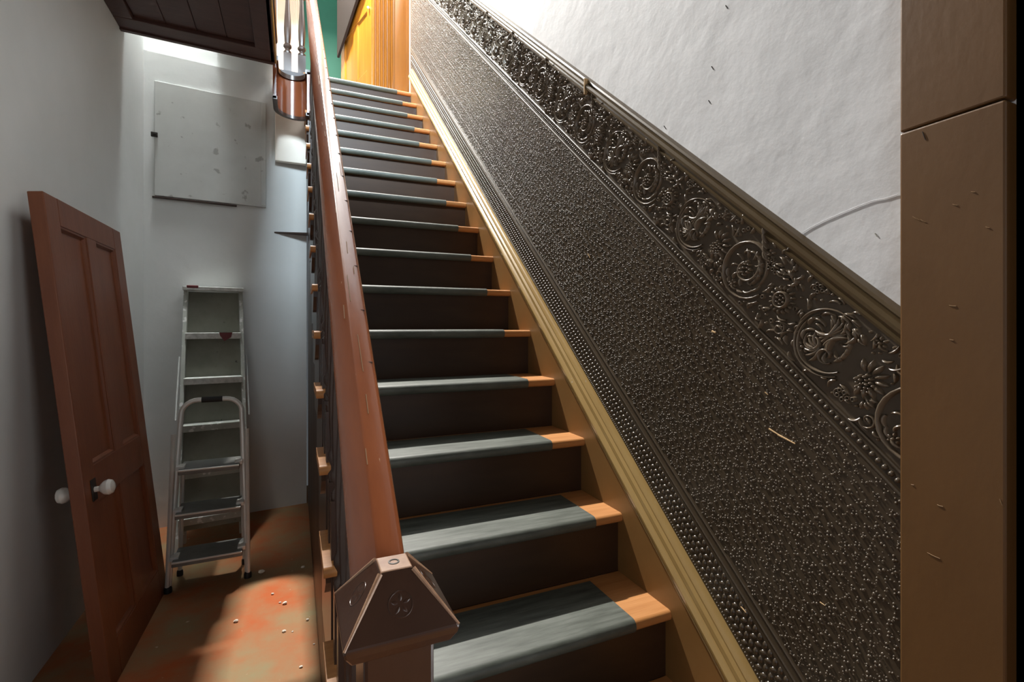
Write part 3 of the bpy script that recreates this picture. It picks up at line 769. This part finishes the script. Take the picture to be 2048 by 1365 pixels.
# ------------------------------------------------------------------ step ladder against the end wall
fw = Vector((.9928, .1194, 0)); fn = Vector((.1194, -.9928, 0))       # along the wall / out of the wall
la_ = math.atan2(.1194, .9928)
lb = Vector((-.505, yfar(-.505), 0)) + fn*.49
lad = thing('step_ladder', 'tall grey paint-spattered wooden step ladder leaning folded at the end wall', 'ladder', lb, la_)
TOPZ, LEAN = 1.572, .415
def lp(x, z, y=0): return (x, LEAN*z/TOPZ + y, z)
def lx(z): return .183-.028*z/TOPZ
for sx in (-1, 1):
    m = MB()
    m.rings([[(sx*lx(z)+a*.011, LEAN*z/TOPZ+b, z) for a, b in ((-1,-.034), (1,-.034), (1,.034), (-1,.034))] for z in (0, TOPZ)])
    obj('side_rail', m, M['ladder'], lad, bevel=.002)
    m = MB()
    m.rings([[(sx*(lx(z)-.035)+a*.010, LEAN*z/TOPZ+.052+b, z) for a, b in ((-1,-.016), (1,-.016), (1,.016), (-1,.016))] for z in (.03, TOPZ-.06)])
    obj('rear_leg', m, M['ladder'], lad, bevel=.002)
obj('back_board', MB().rings([[(x, LEAN*z/TOPZ+y, z) for x, y in ((-lx(z)+.012, .030), (lx(z)-.012, .030), (lx(z)-.012, .034), (-lx(z)+.012, .034))] for z in (.10, TOPZ-.03)]), M['backing'], lad)  # dark panel filling the gaps between the steps, nearly full height
for i, z in enumerate((.19, .445, .71, .99, 1.272)):
    y = LEAN*z/TOPZ
    s_ = obj('step', MB().box(-lx(z)+.005, lx(z)-.005, y-.055, y+.045, z-.040, z), M['ladder_top'] if i > 2 else M['ladder'], lad, bevel=.003)
    if i == 4: tag(obj('paint_spill', MB().rings([[(x, y-.0565, zz) for x in ()] or [(.03, y-.0568, z+.001), (.105, y-.0568, z+.001), (.098, y-.0568, z-.03), (.06, y-.0568, z-.055), (.035, y-.0568, z-.02)], [(.03, y-.0555, z+.001), (.105, y-.0555, z+.001), (.098, y-.0555, z-.03), (.06, y-.0555, z-.055), (.035, y-.0555, z-.02)]]), M['redpaint'], s_), 'dried red paint spill')
y = LEAN
tp = obj('top_cap', MB().box(-.172, .172, y-.075, y+.050, TOPZ-.026, TOPZ), M['ladder_top'], lad, bevel=.004)
tag(obj('paint_spill', MB().box(-.150, -.085, y-.077, y-.01, TOPZ-.012, TOPZ+.006), M['redpaint'], tp, bevel=.004), 'dried red paint spill')
for sx in (-1, 1):
    obj('stay_bar', MB().tube([(sx*(lx(.95)+.020), LEAN*1.14/TOPZ+.02, 1.12), (sx*(lx(.7)+.028), LEAN*.72/TOPZ, .74)], .005, 6), M['alu'], lad, sm=True)

# ------------------------------------------------------------------ aluminium step stool in front of it
sb = Vector((-.400, 2.920, 0)); sa = .03
ss = thing('step_stool', 'white aluminium folding step stool with hooped handle before the ladder', 'step stool', sb, sa)
ZT = .925
def sy(z): return .135*z/ZT
def sx_(z): return .172-.036*z/ZT
hoop = [(-sx_(0), sy(0), .012)] + [(-sx_(z), sy(z), z) for z in (.3, .6, .80)]
for k in range(1, 8):
    a = PI - (PI/2)*k/7; hoop.append((-sx_(.85)+.075+.075*math.cos(a), sy(.9), .85+.075*math.sin(a)))
hoop2 = [(-p[0], p[1], p[2]) for p in hoop[::-1]]
obj('tube_frame', MB().tube(hoop+hoop2, .0125, 10), M['alu'], ss, sm=True)
obj('hand_grip', MB().tube([(-.048, sy(.9), .925), (.048, sy(.9), .925)], .0155, 10), M['rubber'], ss, sm=True)
for s_ in (-1, 1):
    obj('front_leg', MB().tube([(s_*(sx_(0)+.004), -.012, .012), (s_*(sx_(.72)+.022), sy(.72)-.014, .76)], .0105, 8), M['alu'], ss, sm=True)
    obj('rear_leg', MB().tube([(s_*.150, .17, .012), (s_*.135, .155, .58)], .0105, 8), M['alu'], ss, sm=True)
    obj('foot_cap', MB().lathe([(.010, 0), (.018, 0), (.018, .022), (.014, .03)], (s_*(sx_(0)+.002), -.006, 0), 12), M['rubber'], ss, sm=True)
    obj('foot_cap', MB().lathe([(.010, 0), (.015, 0), (.015, .022), (.012, .03)], (s_*.150, .17, 0), 12), M['rubber'], ss, sm=True)
for z in (.165, .385, .595):
    p = obj('step', MB().box(-sx_(z)+.014, sx_(z)-.014, sy(z)-.085, sy(z)+.10, z-.026, z), M['step'], ss, bevel=.004)
    obj('step_lip', MB().tube([(-sx_(z)+.016, sy(z)-.086, z-.004), (sx_(z)-.016, sy(z)-.086, z-.004)], .005, 6), M['alu'], p, sm=True)
    for s_ in (-1, 1):
        obj('hinge_bracket', MB().box(s_*(sx_(z)-.020)-.018, s_*(sx_(z)-.020)+.018, sy(z)-.05, sy(z)+.012, z-.010, z+.010), M['alu'], p, bevel=.002)

# ------------------------------------------------------------------ crumbs of plaster on the lit floor
def floorpt(u, v):
    t = (u-1024)/986.6; c, s_ = math.cos(YAW), math.sin(YAW); d = 1.3168*986.6/(v-652)
    return (d*(t*c+s_), d*(c-t*s_), 0)
crumbs = ((522,1148,13,'long pale smear of fallen plaster just right of the stool foot'),
 (570,1209,9,'pair-like pale plaster crumb in the middle of the lit floor, the upper and larger one'), (560,1207,5,'tiny pale plaster chip touching the left of the larger mid-floor crumb'),
 (615,1242,7,'bright white plaster crumb near the stair side halfway down the lit floor'), (568,1265,8,'pale plaster lump with dark shadow below the middle of the lit floor'),
 (602,1336,7,'white plaster crumb lowest on the lit floor'), (606,1137,8,'pale plaster crumb high on the lit floor close to its dark far edge'),
 (472,1245,9,'pale plaster crumb at the soft left edge of the lit floor'), (545,1190,6,'small plaster crumb left of and above the mid-floor pair'),
 (585,1265,4,'tiny plaster speck right of the lump with the dark shadow'), (632,1170,5,'small plaster crumb against the stairs near the third tread end'), (628,1290,4,'tiny plaster speck against the stairs near the newel post'))
for i, (u, v, s_, lab) in enumerate(crumbs):
    p = floorpt(u, v); r = s_*.5*(1.3168/(v-652)/1.0)
    m = MB(); m.ball((0,0,0), 1, 7, 4)
    m.v = [(a*(1+random.uniform(-.25,.25)), b*(1+random.uniform(-.25,.25)), c*(1+random.uniform(-.2,.2))) for a, b, c in m.v]
    zmin = min(c for a, b, c in m.v)
    m.v = [(a*r, b*r*.8, (c-zmin)*r*.5) for a, b, c in m.v]
    o = obj('plaster_crumb', m, M['crumb'], loc=(p[0], p[1], 0))
    tag(o, lab, 'debris', 'plaster crumbs on the lit floor')
